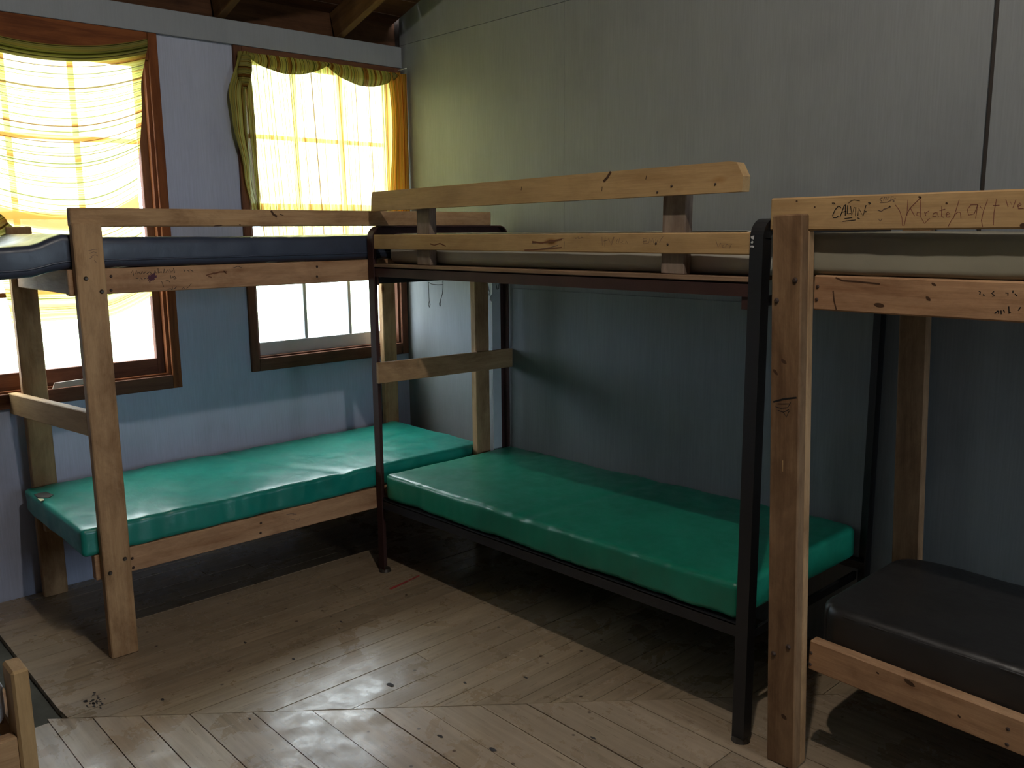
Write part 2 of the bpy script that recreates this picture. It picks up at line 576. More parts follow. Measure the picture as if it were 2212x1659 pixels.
INK = {
    'calvin': [(2.2,[(30000,16340),(30030,16310)]),(2.2,[(30040,16340),(30080,16310)]),(2.4,[(30250,16200),(30220,16240),(30170,16250),(30090,16160),(30030,16020),(30050,15960),(30140,15960),(30190,16000)]),(2.4,[(30240,15980),(30340,16270),(30370,16290),(30380,16010)]),(2.0,[(30280,16090),(30400,16120)]),(2.4,[(30430,16260),(30430,16050),(30520,16060)]),(2.4,[(30510,16240),(30560,16000),(30610,16210)]),(2.4,[(30650,16210),(30660,15990)]),(2.4,[(30720,15990),(30730,16190),(30860,15980),(30920,16250)]),(3.4,[(30920,16100),(30930,16090)]),(2.2,[(30980,16320),(31010,16280)]),(2.2,[(31010,16320),(31040,16290)]),(1.8,[(30370,15930),(30570,15950)]),(1.8,[(30320,15860),(30660,15890)]),(1.8,[(30720,15940),(30770,15920)]),(1.2,[(30450,16320),(30500,16370),(30590,16400),(30750,16370)])],
    'redname': [(1.6,[(31680,16240),(31790,16100),(31860,15920),(31890,15730),(31930,15730),(31970,16010),(32050,16160),(32290,16410)]),(1.6,[(31980,16360),(31980,15980)]),(1.6,[(32050,16160),(32170,15960)]),(1.6,[(32280,16050),(32230,16050),(32220,15980),(32280,15960)]),(1.6,[(32280,16350),(32320,15930),(32420,15780),(32530,15900)]),(1.6,[(32400,16060),(32440,15960)]),(1.6,[(32420,16020),(32510,16080)]),(1.6,[(32690,16040),(32620,16020),(32600,15950),(32680,15940),(32700,16050),(32740,15930)]),(1.6,[(32800,16180),(32810,15940),(32860,15920)]),(1.6,[(32760,16080),(32880,16110)]),(1.6,[(32910,15970),(32990,16000),(32960,16050),(32910,16000),(32930,15920),(33010,15930)]),(1.6,[(33190,16320),(33090,15890)]),(1.6,[(33110,15970),(33180,16040),(33240,16020),(33260,15890)]),(1.4,[(32980,15700),(33070,15890)]),(1.6,[(33600,16200),(33460,16200),(33390,16080),(33430,15960),(33550,15990),(33610,16200),(33590,15880)]),(1.6,[(33670,16150),(33750,16050),(33820,16300)]),(1.6,[(33750,16050),(33720,15830),(33760,15680)]),(1.6,[(34010,16310),(33980,16010),(33990,15720)]),(1.6,[(33950,16170),(34080,16170)]),(1.8,[(34210,16290),(34270,16120),(34310,16240),(34370,16100),(34420,16280)]),(1.8,[(34470,16130),(34540,16170),(34510,16210),(34470,16160),(34490,16080),(34590,16090)])],
    'greyscrib': [(1.8,[(31330,16440),(31270,16400),(31330,16340)]),(1.8,[(31370,16360),(31390,16440),(31440,16440),(31420,16370)]),(1.8,[(31470,16370),(31480,16450),(31520,16440)]),(1.8,[(31550,16370),(31560,16450),(31620,16440)]),(2.2,[(31240,16130),(31330,16090),(31390,16150),(31480,16170),(31540,16210)]),(4,[(31620,16340),(31630,16330)]),(4,[(31530,16210),(31550,16200)]),(1.8,[(31270,15900),(31320,15850),(31360,15910)]),(1.6,[(31290,16310),(31470,16320),(31670,16410)])],
    'midscrib': [(1.6,[(22190,15470),(22210,15200)]),(1.6,[(22270,15340),(22470,15380)]),(1.6,[(22330,15470),(22310,15160)]),(1.6,[(22470,15440),(22570,15250),(22690,15470)]),(1.6,[(22600,15220),(22710,15470)]),(1.6,[(22860,15400),(22790,15290),(22880,15240),(22950,15440)]),(1.6,[(23000,15290),(23090,15350),(23030,15260),(23140,15260)]),(1.6,[(23190,15260),(23220,15350),(23280,15260)]),(1.6,[(24030,15430),(23900,15420),(23910,15260),(24080,15270)]),(1.6,[(23910,15340),(24050,15350)]),(1.6,[(24120,15280),(24160,15420),(24220,15330),(24280,15430),(24320,15280)]),(1.6,[(24390,15400),(24410,15260),(24490,15400)]),(1.6,[(24540,15300),(24600,15400),(24690,15500)]),(1.6,[(26590,15370),(26680,15160),(26760,15290)]),(1.6,[(26790,15210),(26870,15240),(26810,15170),(26890,15160)]),(1.6,[(26930,15160),(26940,15240),(27000,15250)]),(1.6,[(27040,15240),(27080,15190),(27130,15270),(27060,15140)]),(2,[(20980,15470),(21020,15410),(21090,15470)]),(2,[(21130,15480),(21140,15420),(21210,15430)]),(2,[(21250,15420),(21290,15470),(21360,15440)]),(3.2,[(18910,15260),(19230,15280),(19620,15270)]),(3,[(18590,15020),(19220,15050),(19790,15110),(20170,15190)]),(2,[(20280,15400),(20490,15440)]),(2,[(20490,15320),(20470,15060)])],
    'midsmear': [(5,[(13010,15210),(13260,15160),(13630,15230),(13980,15130)]),(6,[(18920,15310),(19370,15270),(20350,15390)]),(4,[(18520,15010),(19370,15040),(20350,15120)])],
    'leftscrib': [(1.8,[(-18450,14310),(-18390,14430),(-18380,14220)]),(1.8,[(-18300,14280),(-18250,14390),(-18230,14290)]),(2.2,[(-18180,14320),(-18110,14260),(-18050,14360),(-18010,14270),(-17920,14340)]),(2.2,[(-17900,14260),(-17800,14330),(-17730,14270)]),(2.2,[(-17620,14280),(-17590,14400),(-17550,14270)]),(2.2,[(-17470,14450),(-17470,14270)]),(2,[(-17420,14280),(-17360,14340),(-17340,14280)]),(2.2,[(-17270,14270),(-17240,14410)]),(2.2,[(-17190,14280),(-17110,14380),(-17080,14290)]),(2.2,[(-17040,14380),(-17000,14280),(-16930,14340)]),(2.2,[(-16890,14430),(-16860,14260)]),(2,[(-18300,14110),(-18220,14110)]),(2.2,[(-18170,14040),(-18140,14130),(-18070,14050)]),(2,[(-18010,14080),(-17920,14110)]),(2.2,[(-17030,14180),(-17010,14050),(-16950,14130)]),(2.4,[(-16940,14090),(-16870,14130),(-16810,14040),(-16910,14030)]),(1.6,[(-17210,14000),(-17110,13970),(-17050,13900)]),(1.6,[(-17370,13960),(-17310,13750)]),(2.2,[(-17160,13650),(-17060,13670),(-17010,13630)]),(2.2,[(-16990,13750),(-16990,13640),(-16910,13660),(-16820,13730)]),(1.6,[(-16630,13620),(-16570,13690),(-16500,13630)]),(1.6,[(-16440,13650),(-16360,13700),(-16250,13820)]),(1.8,[(-16500,14380),(-16460,14280)]),(1.8,[(-16350,14330),(-16290,14280)]),(1.8,[(-16260,14350),(-16140,14280)]),(1.6,[(-14510,14360),(-14320,14410),(-14150,14360)])],
    'leftblot': [(9,[(-17830,14310),(-17600,14310),(-17370,14230)]),(10,[(-17870,14060),(-17730,14180),(-17500,14190)]),(9,[(-17830,13900),(-17700,14020),(-17520,14040)]),(8,[(-17730,14220),(-17780,13870)])],
    'leftsmear': [(5,[(-15630,14110),(-15480,14150),(-15310,14190)]),(6,[(-15310,14170),(-15080,14220),(-14790,14220)]),(4,[(-15540,14060),(-15430,14030)]),(4,[(-14910,14250),(-14810,14150)])],
    'lowscrib': [(2.2,[(-12590,3530),(-12420,3520)]),(2.2,[(-12510,3530),(-12530,3440)]),(2.2,[(-12380,3480),(-12370,3400)]),(2.2,[(-12330,3390),(-12290,3500),(-12240,3370),(-12190,3500)]),(3,[(-12810,3810),(-12600,3800),(-12350,3720)]),(2,[(-12490,3810),(-12510,3680)])],
    'postscrib': [(1.6,[(-20000,15140),(-19860,15180),(-19630,15200)]),(1.6,[(-19960,15060),(-19820,15110),(-19730,15080)]),(1.6,[(-19930,14940),(-19780,15010),(-19690,14960)]),(1.6,[(-19980,14870),(-19880,14920)]),(1.6,[(-19820,14820),(-19760,14740)])],
    'rightscrib': [(2.6,[(33690,14160),(33720,14150),(33710,14090)]),(3,[(33790,14090),(33810,14070)]),(2.6,[(34020,14170),(33970,14130),(34040,14080),(34000,14060)]),(2.6,[(34280,14150),(34330,14150),(34330,14100)]),(2.6,[(34430,14210),(34430,14160)]),(2.6,[(34480,14130),(34520,14100)]),(2.6,[(34080,13660),(34140,13720)]),(2.6,[(34160,13720),(34160,13660)]),(2.6,[(34210,13730),(34220,13650)]),(2.4,[(34260,13750),(34290,13700)]),(2.6,[(34370,13830),(34390,13670),(34420,13710)]),(2.6,[(34620,13830),(34580,13760)])],
    'rightpost': [(5,[(28770,10890),(29070,11010),(29450,11100)]),(2,[(28900,10850),(29250,10900)]),(2,[(28840,10760),(29000,10740),(29210,10790),(29290,10940)]),(2,[(28910,10670),(29090,10640),(29250,10740)]),(2,[(29090,10640),(29180,10510),(29260,10700)])],
    'knot_top': [(9,[(22680,17500),(22550,17340),(22410,17240)]),(3,[(24140,17320),(24110,17220)]),(3,[(22340,17060),(22320,16930)]),(3,[(18570,17220),(18550,17110)])],
    'knot_lguard': [(9,[(-12730,16570),(-12660,16450),(-12520,16370)]),(6,[(-15140,15990),(-14910,16010)]),(4,[(-14140,16040),(-14090,16030)]),(3,[(-12370,16450),(-12210,16410)])],
    'knot_rrail': [(11,[(31200,13710),(31370,13690)]),(4,[(30060,14370),(30250,14300),(30630,14290),(31260,14250)]),(4,[(30000,14010),(30040,13750),(30120,13510)]),(8,[(32480,13960),(32550,13900)]),(6,[(32590,14310),(32660,14270)])],
    'knot_rpost': [(13,[(29490,1620),(29590,1560)]),(9,[(28740,11780),(28830,11690)]),(10,[(28980,12090),(29080,12030)])],
    'knot_rlow': [(12,[(32660,3700),(32840,3640)]),(6,[(34030,3270),(34070,3230)]),(5,[(31860,3630),(31910,3610)])],
    'knot_rguard': [(13,[(34580,15710),(34670,15670)]),(5,[(32240,16420),(32290,16400)]),(5,[(32890,16250),(32920,16240)]),(4,[(28960,16420),(28990,16410)]),(4,[(29500,16250),(29520,16240)])],
}
BOLTS = {
    'Lpost': [(-20150,14190),(-19660,13710),(-19690,3780),(-20250,3380)],
    'Lup': [(-19170,14220),(-19210,13720),(-10760,14280),(-10780,13870)],
    'Llow': [(-19290,3580),(-19280,3210),(-14000,3710),(-14040,3290)],
    'Rpost': [(29250,14310),(28720,13730),(29570,3800),(29110,3420)],
    'Rup': [(29540,14110),(29530,13760)],
    'Rlow': [(29900,3130),(29910,3490),(35190,3390),(35200,2980)],
    'Mtop': [(25090,16970),(24560,16810),(26630,16960)],
    'Mlow': [(24400,15270),(24850,15240)],
}

# ================================================================== SETTING
# ---- floor: a lower subfloor with two fields of planks that meet on a mitred seam
floor = struct(slab('floor', (-0.14, ROOM_Y - 0.14, -0.12), (ROOM_X + 0.14, 0.14, -0.024), SUBFLOOR))


def seam_x(y):
    return 1.183 + (y + 2.307) * 0.8518


def plank(poly, horizontal, mat):
    """poly in world (x, y); local X along the plank"""
    cx = sum(p[0] for p in poly) / len(poly)
    cy = sum(p[1] for p in poly) / len(poly)
    dz = random.uniform(-0.0012, 0.0008)
    if horizontal:
        M = Matrix.Translation((cx, cy, dz))
        loc = [(x - cx, y - cy) for x, y in poly]
    else:
        M = Matrix.Translation((cx, cy, dz)) @ Matrix.Rotation(math.pi / 2, 4, 'Z')
        loc = [(y - cy, -(x - cx)) for x, y in poly]
    return prism('plank', loc, -0.022, 0.0, 2, mat, floor, M)


GAP = 0.0016
near_y = [-2.345, -2.232, -2.112, -1.991, -1.834, -1.684, -1.530, -1.406, -1.258, -1.139, -1.016, -0.876, -0.745, -0.60, -0.47,
          -0.33, -0.19, -0.004]
yy = -2.345
back = []
while yy > ROOM_Y:
    back.append(max(yy - 0.135, ROOM_Y))
    yy -= 0.135
near_y = back[::-1] + near_y
for a, b in zip(near_y, near_y[1:]):
    g0, g1 = a + GAP, b - GAP
    if g1 - g0 < 0.02:
        continue
    if b <= -2.34:
        s0 = s1 = 1.178 + random.uniform(-0.012, 0.01)
    else:
        s0, s1 = seam_x(a) + 0.003, seam_x(b) + 0.003
    cuts = []
    if a > -3.2:
        c = s1 + random.uniform(1.1, 2.2)
        if abs(a + 1.016) < 0.01:
            c = 2.81
        while c < ROOM_X - 0.5:
            cuts.append(c)
            c += random.uniform(1.4, 2.4)
    ends = cuts + [ROOM_X]
    left = None
    for e in ends:
        if left is None:
            poly = [(s0, g0), (e - GAP, g0), (e - GAP, g1), (s1, g1)]
        else:
            poly = [(left + GAP, g0), (e - GAP, g0), (e - GAP, g1), (left + GAP, g1)]
        plank(poly, True, FLOOR_N)
        left = e
fx = [0.004]
k = 1.540 - 0.0865 * 17
while k < 3.12:
    if k > 0.03:
        fx.append(k + random.uniform(-0.004, 0.004))
    k += 0.0865
fx.append(3.145)


def far_low(x):
    return max(-2.300, (x - 1.183) / 0.8518 - 2.307) if x > 1.19 else -2.300


for a, b in zip(fx, fx[1:]):
    g0, g1 = a + GAP * 0.7, b - GAP * 0.7
    la, lb = far_low(a) + 0.002, far_low(b) + 0.002
    top = -0.003
    cuts = [c for c in (random.uniform(-1.9, -0.3),) if c > max(la, lb) + 0.25] if random.random() < 0.6 else []
    prev = None
    for e in cuts + [top]:
        if prev is None:
            poly = [(g0, la), (g1, lb), (g1, e - 0.001), (g0, e - 0.001)]
        else:
            poly = [(g0, prev + 0.001), (g1, prev + 0.001), (g1, e - 0.001), (g0, e - 0.001)]
        if min(poly[2][1] - poly[1][1], poly[3][1] - poly[0][1]) > 0.004:
            plank(poly, False, FLOOR_F)
        prev = e
ribbons('chalk_mark', [(16, [(10640, -9070), (10580, -8700)]), (13, [(10560, -8600), (10440, -8000)]), (10, [(10420, -7900), (10300, -7270)])],
        2, 0.0005, 1, REDPAINT, floor)
rs = random.Random(4)


def blotch(name, x, y, rx, ry, mat, n=14):
    pts = []
    for i in range(n):
        a = 2 * math.pi * i / n
        q = rs.uniform(0.6, 1.15)
        pts.append((x + rx * q * math.cos(a), y + ry * q * math.sin(a)))
    return prism(name, pts, 0.0008, 0.0014, 2, mat, floor)


for i in range(26):
    blotch('stain', 1.150 + rs.gauss(0, 0.030), -2.195 + rs.gauss(0, 0.016), rs.uniform(0.003, 0.012), rs.uniform(0.002, 0.006), STAIN, 8)
for i, (x, y, r) in enumerate(((1.76, -1.40, 0.016), (1.30, -2.02, 0.009), (2.30, -1.40, 0.013), (2.13, -1.47, 0.010), (2.47, -1.13, 0.010), (1.10, -1.62, 0.008),
                             (2.05, -1.02, 0.008), (1.93, -1.20, 0.008), (1.62, -1.86, 0.007), (1.35, -1.55, 0.008), (1.20, -1.25, 0.007))):
    blotch('knot', x, y, r * 1.3, r * 0.6, STAIN, 9)

# ---- window wall (x = 0): opening 1 and opening 2
W2 = (-0.950, -0.050)
W1 = (-2.300, -1.395)
ZB2, ZB1, ZT, ZT1 = 0.935, 0.905, 2.42, 2.345
T = -0.12
wall_left = struct(multi_box('wall_left', [
    ((T, ROOM_Y, 0 - 0.03), (0, W1[0], 2.57)),
    ((T, W1[0], -0.03), (0, W1[1], ZB1)),
    ((T, W1[0], ZT1), (0, W1[1], 2.57)),
    ((T, W1[1], -0.03), (0, W2[0], 2.57)),
    ((T, W2[0], -0.03), (0, W2[1], ZB2)),
    ((T, W2[0], ZT), (0, W2[1], 2.57)),
    ((T, W2[1], -0.03), (0, 0, 2.57))], WALL_DAYLIT))
header = struct(slab('trim_1', (0.0005, ROOM_Y, 2.462), (0.019, -0.001, 2.572), HEADER, None, 0.002))
blocking = struct(slab('trim_2', (-0.10, ROOM_Y, 2.5705), (-0.06, 0.0135, 2.80), DECK))

# ---- gable wall (y = 0) of plywood panels
GZ = lambda x: EAVE_Z + SLOPE * min(x, 2 * RIDGE_X - x)
wall_right = struct(prism('wall_right', [(-0.12, -0.03), (ROOM_X + 0.12, -0.03), (ROOM_X + 0.12, 2.70), (RIDGE_X, GZ(RIDGE_X) + 0.02), (-0.12, 2.70)],
                          0.014, 0.12, 1, plain('gable_framing', (0.035, 0.028, 0.024), 0.8)))
cols = [0.0015, 1.262, 3.086, 4.31, 5.53, ROOM_X]
for i, (a, b) in enumerate(zip(cols, cols[1:])):
    g0 = 0.0 if i == 0 else (0.0075 if i == 2 else 0.0007)
    g1 = 0.0075 if i == 1 else 0.0007
    prism('panel', [(a + g0, 0.0), (b - g1, 0.0), (b - g1, 2.5815), (a + g0, 2.5815)], 0.0, 0.012, 1, WALL, wall_right)
    pts = [(a + g0, 2.5835), (b - g1, 2.5835), (b - g1, GZ(b - g1) + 0.03)]
    if a < RIDGE_X < b:
        pts.append((RIDGE_X, GZ(RIDGE_X) + 0.03))
    pts.append((a + g0, GZ(a + g0) + 0.03))
    prism('panel', pts, 0.0, 0.012, 1, WALL, wall_right)
# lower lining sheets behind the bunks
LINING = paint('lining_paint_blue_grey', (0.195, 0.208, 0.210))
for a, b in ((0.902, 2.30), (2.302, 3.70)):
    prism('lining_panel', [(a, 0.0), (b, 0.0), (b, 1.285), (a, 1.285)], -0.007, -0.0005, 1, LINING, wall_right)

# ---- walls behind the camera
V = [(-1.50, -0.10)]
X0, X1 = ROOM_X, ROOM_X + 0.12
wb = []
prev = ROOM_Y
for va, vb in V:
    wb += [((X0, prev, -0.03), (X1, va, 2.70)), ((X0, va, -0.03), (X1, vb, 0.92)), ((X0, va, 2.42), (X1, vb, 2.70))]
    prev = vb
wb.append(((X0, prev, -0.03), (X1, 0, 2.70)))
wall_back = struct(multi_box('wall_back', wb, WALL))
Y1 = ROOM_Y
wall_front = struct(slab('wall_front', (-0.12, Y1 - 0.12, -0.03), (ROOM_X + 0.12, Y1, 2.62), WALL))
struct(prism('wall_gable', [(-0.12, 2.62), (ROOM_X + 0.12, 2.62), (ROOM_X + 0.12, 2.70), (RIDGE_X, GZ(RIDGE_X) + 0.02), (-0.12, 2.70)], Y1 - 0.12, Y1, 1, WALL))

# ---- roof: boards on rafters
ceiling = struct(thing('ceiling', 'dark brown board roof on rafters', 'ceiling', (RIDGE_X, -3, GZ(RIDGE_X))))
del ceiling['category']
ny0, ny1 = ROOM_Y - 0.12, -0.001
for side in (0, 1):
    n = 24
    for i in range(n):
        xa = -0.12 + (RIDGE_X + 0.12) * i / n
        xb = -0.12 + (RIDGE_X + 0.12) * (i + 1) / n
        f = (lambda x: x) if side == 0 else (lambda x: 2 * RIDGE_X - x)
        za, zb = EAVE_Z + SLOPE * xa, EAVE_Z + SLOPE * xb
        wd = Vector((f(xb) - f(xa), 0, zb - za))
        up = Vector((-wd.z, 0, wd.x)).normalized() * 0.011
        if up.z < 0:
            up = -up
        cx, cz = (f(xa) + f(xb)) / 2 + up.x, (za + zb) / 2 + up.z
        board('roof_board', (cx, ny0, cz), (cx, ny1, cz), wd.length - 0.003, 0.02, wd, DECK, ceiling, 0.0)
    yk = -0.382
    while yk > ROOM_Y:
        d = Vector((f(RIDGE_X) - f(0), 0, SLOPE * RIDGE_X))
        nrm = Vector((-d.z, 0, d.x)).normalized()
        if nrm.z < 0:
            nrm = -nrm
        a = Vector((f(-0.055), yk, EAVE_Z - SLOPE * 0.055)) - nrm * 0.0715
        b = Vector((f(RIDGE_X - 0.02), yk, EAVE_Z + SLOPE * (RIDGE_X - 0.02))) - nrm * 0.0715
        board('rafter', a, b, 0.14, 0.042, nrm, RAFTER, ceiling, 0.002)
        yk -= 0.655


# ---- windows
def window(name, y0, y1, zb, zt, x, out, mat, cas, bottom=0.078, muntins=True, side=0.035):
    """two sashes of 3 x 2 panes in an opening; `out` is the outward x direction"""
    w = struct(thing(name, 'multi-pane window', 'window', (x, (y0 + y1) / 2, zb)))
    del w['category']
    xs = x + out * 0.055           # middle of the sash
    t = 0.017

    def B(nm, ya, yb, za, zb_, ma, par, tt=t, xc=xs):
        return slab(nm, (xc - tt, ya, za), (xc + tt, yb, zb_), ma, par, 0.002)
    gy0, gy1 = y0 + side, y1 - side
    gz0, gz1 = zb + bottom, zt - 0.025
    mid = (gz0 + gz1) / 2
    B('sash_stile', y0 + 0.003, gy0, zb, zt, mat, w)
    B('sash_stile', gy1, y1 - 0.003, zb, zt, mat, w)
    B('sash_rail', gy0, gy1, zb, gz0, mat, w)
    B('sash_rail', gy0, gy1, gz1, zt, mat, w)
    B('meeting_rail', gy0, gy1, mid - 0.016, mid + 0.016, mat, w)
    ycol = [gy0 + (gy1 - gy0) * i / 3 for i in range(4)]
    zrow = [gz0, (gz0 + mid) / 2, mid, (mid + gz1) / 2, gz1]
    for i in (1, 2):
        for a, b in ((gz0, mid - 0.016), (mid + 0.016, gz1)):
            B('muntin', ycol[i] - 0.010, ycol[i] + 0.010, a, b, mat, w, 0.013)
    for r in (1, 3):
        for i in range(3):
            B('muntin', ycol[i] + 0.0105, ycol[i + 1] - 0.0105, zrow[r] - 0.010, zrow[r] + 0.010, mat, w, 0.0125)
    for i in range(3):
        for r in range(4):
            B('pane', ycol[i] + 0.009, ycol[i + 1] - 0.009, zrow[r] + 0.009, zrow[r + 1] - 0.009, GLASS, w, 0.0015)
    # casing boards on the room side and reveals in the opening
    cw = 0.042
    ctop = 2.4605
    xi = x - out * 0.0005
    xo = x - out * 0.019
    lo_, hi_ = min(xi, xo), max(xi, xo)
    slab('casing', (lo_, y0 - cw + 0.002, zb - 0.062), (hi_, y0 + 0.002, ctop), cas, w, 0.002)
    slab('casing', (lo_, y1 - 0.002, zb - 0.062), (hi_, min(y1 + cw - 0.002, -0.004) if y1 > -0.2 else y1 + cw - 0.002, ctop), cas, w, 0.002)
    slab('casing', (lo_, y0 + 0.003, zt - 0.002), (hi_, y1 - 0.003, ctop), cas, w, 0.002)
    slab('sill', (lo_, y0 + 0.003, zb - 0.062), (hi_, y1 - 0.003, zb + 0.002), mat if mat is SASH else SASH, w, 0.002)
    r0, r1 = sorted((x, x + out * 0.036))
    slab('jamb', (r0, y0 + 0.001, zb), (r1, y0 + 0.016, zt), cas, w)
    slab('jamb', (r0, y1 - 0.016, zb), (r1, y1 - 0.001, zt), cas, w)
    slab('jamb', (r0, y0 + 0.017, zt - 0.016), (r1, y1 - 0.017, zt - 0.001), cas, w)
    slab('stool', (r0, y0 + 0.017, zb + 0.001), (r1, y1 - 0.017, zb + 0.010), cas, w)
    return w


w1 = window('window_1', W1[0], W1[1], ZB1, ZT1, 0.0, -1, SASH, CASING, 0.082, True, 0.050)
w2 = window('window_2', W2[0], W2[1], ZB2, ZT, 0.0, -1, WHITE, SASH, 0.078, True, 0.035)
for n_, (va, vb) in enumerate(V):
    wk = window('window_%d' % (n_ + 3), va, vb, 0.92, 2.42, ROOM_X, 1, SASH, CASING)
    wk['label'] = 'wide brown sash window in the wall behind the camera'
w1['label'] = 'brown sash window behind the curtain with crosswise stripes'
w2['label'] = 'white sash window beside the room corner'

# a chip of broken plaster lies on the sill of the first window
tag(prism('wood_chip', [(-1.93, 0.908), (-1.80, 0.914), (-1.71, 0.929), (-1.78, 0.938), (-1.92, 0.934)], 0.0195, 0.026, 0, plain('bare_splinter', (0.55, 0.45, 0.38), 0.7)),
    'pale splinter of wood lying along the sill of the left window', 'splinter')


# ---- pendant lamp hanging from the ridge, above the frame
lamp = thing('pendant_lamp', 'bare bulb hanging on a short cord from the roof ridge', 'lamp', LAMP_POS)
slab('cord', LAMP_POS + Vector((-0.003, -0.003, 0.085)), LAMP_POS + Vector((0.003, 0.003, GZ(RIDGE_X) - LAMP_POS.z)), BLACK, lamp)
bm = bmesh.new()
bmesh.ops.create_cone(bm, cap_ends=True, segments=16, radius1=0.02, radius2=0.014, depth=0.06)
link('socket', to_mesh(bm, 'socket'), BLACK, lamp, Matrix.Translation(LAMP_POS + Vector((0, 0, 0.06))))
bm = bmesh.new()
bmesh.ops.create_uvsphere(bm, u_segments=16, v_segments=10, radius=0.032)
for v in bm.verts:
    if v.co.z > 0:
        v.co.z *= 1.25
bulb_mat, bnt, bp = nodes('lit_bulb')
bp.inputs['Emission Color'].default_value = (1.0, 0.94, 0.84, 1)
bp.inputs['Emission Strength'].default_value = LAMP_STRENGTH
link('bulb', to_mesh(bm, 'bulb', True), bulb_mat, lamp, Matrix.Translation(LAMP_POS))

# ================================================================== BEDS
def ry(lo, hi):
    return lo, hi


# ---- wooden bunk along the window wall
L = thing('wooden_bunk_bed', 'pale wooden bunk bed standing along the wall with the two windows', 'bunk bed', (0.45, -1.1, 0))


def post(parent, c_top, c_bot, w, t, wdir, mat):
    return board('post', c_bot, c_top, w, t, wdir, mat, parent, 0.004)


p_fl = post(L, (0.865, -1.996, 1.609), (0.865, -1.996, 0.001), 0.098, 0.04, (0, 1, 0), PINE)
p_fr = post(L, (0.865, -0.190, 1.545), (0.865, -0.190, 0.001), 0.088, 0.04, (0, 1, 0), PINE)
p_bl = post(L, (0.067, -2.012, 1.606), (0.067, -2.012, 0.001), 0.096, 0.04, (0, 1, 0), PINE)
p_br = post(L, (0.067, -0.186, 1.606), (0.067, -0.186, 0.001), 0.088, 0.04, (0, 1, 0), PINE)
ru = slab('side_rail', (0.805, -2.062, 1.359), (0.8445, -0.125, 1.450), PINE_RED, L, 0.003)
rl = slab('side_rail', (0.805, -2.062, 0.306), (0.8445, -0.125, 0.402), PINE_RED, L, 0.003)
slab('side_rail', (0.0875, -2.04, 1.359), (0.125, -0.125, 1.450), PINE, L, 0.003)
slab('side_rail', (0.0875, -2.04, 0.306), (0.125, -0.125, 0.402), PINE, L, 0.003)
lguard = slab('guard_rail', (0.807, -2.036, 1.597), (0.8445, -0.087, 1.663), PINE, L, 0.004)
slab('end_rail', (0.1255, -2.046, 1.361), (0.8045, -2.008, 1.448), PINE_RED, L, 0.003)
slab('end_rail', (0.1255, -0.170, 1.361), (0.8045, -0.132, 1.448), PINE_RED, L, 0.003)
slab('end_rail', (0.1255, -0.170, 0.308), (0.8045, -0.132, 0.400), PINE_RED, L, 0.003)
board('ladder_step', (0.002, -2.082, 0.865), (0.8435, -2.026, 0.897), 0.089, 0.036, (0, 0, 1), PINE_NEW, L, 0.003)
for zt in (1.4495, 0.4015):
    for i in range(12):
        yc = -1.93 + i * 0.152
        slab('slat', (0.1258, yc - 0.045, zt - 0.020), (0.8042, yc + 0.045, zt - 0.002), PLY, L, 0.001)
for a, b in BOLTS['Lpost']:
    bolt(p_fl, 0, 0.885, 1, a / 1e4, b / 1e4, 0.0085, STEEL)
for key, rail in (('Lup', ru), ('Llow', rl)):
    for a, b in BOLTS[key]:
        bolt(rail, 0, 0.8445, 1, a / 1e4, b / 1e4, 0.006, RUST)
ribbons('marker_writing', INK['leftscrib'], 0, 0.8445, 1, INKB, ru)['label'] = 'dark marker scribbles'
rb = random.Random(12)
blob = []
for i in range(40):
    q = 2 * math.pi * i / 40
    rr = (0.55 + 0.45 * rb.random()) * (1.0 if math.sin(q) < 0.5 else 0.8)
    blob.append((-1.771 + 0.021 * rr * math.cos(q) + 0.006 * math.sin(q), 1.4135 + 0.021 * rr * math.sin(q)))
prism('ink_blot', blob, 0.8446, 0.8450, 0, INKP, ru)['label'] = 'purple ink blot'
ribbons('smear', INK['leftsmear'], 0, 0.8445, 1, SMEAR, ru)['label'] = 'reddish brown smear'
ribbons('marker_writing', INK['lowscrib'], 0, 0.8445, 1, INKG, rl)
ribbons('pencil_drawing', INK['postscrib'], 0, 0.885, 1, INKG, p_fl)


# ---- mattresses
def axis_pts(h, r, n):
    inner = [(-h + r) + (2 * (h - r)) * i / n for i in range(n + 1)]
    e = [r * q for q in (1.0, 0.8, 0.55, 0.28)]
    return [-h + r - q for q in e] + inner + [h - r + q for q in e[::-1]]


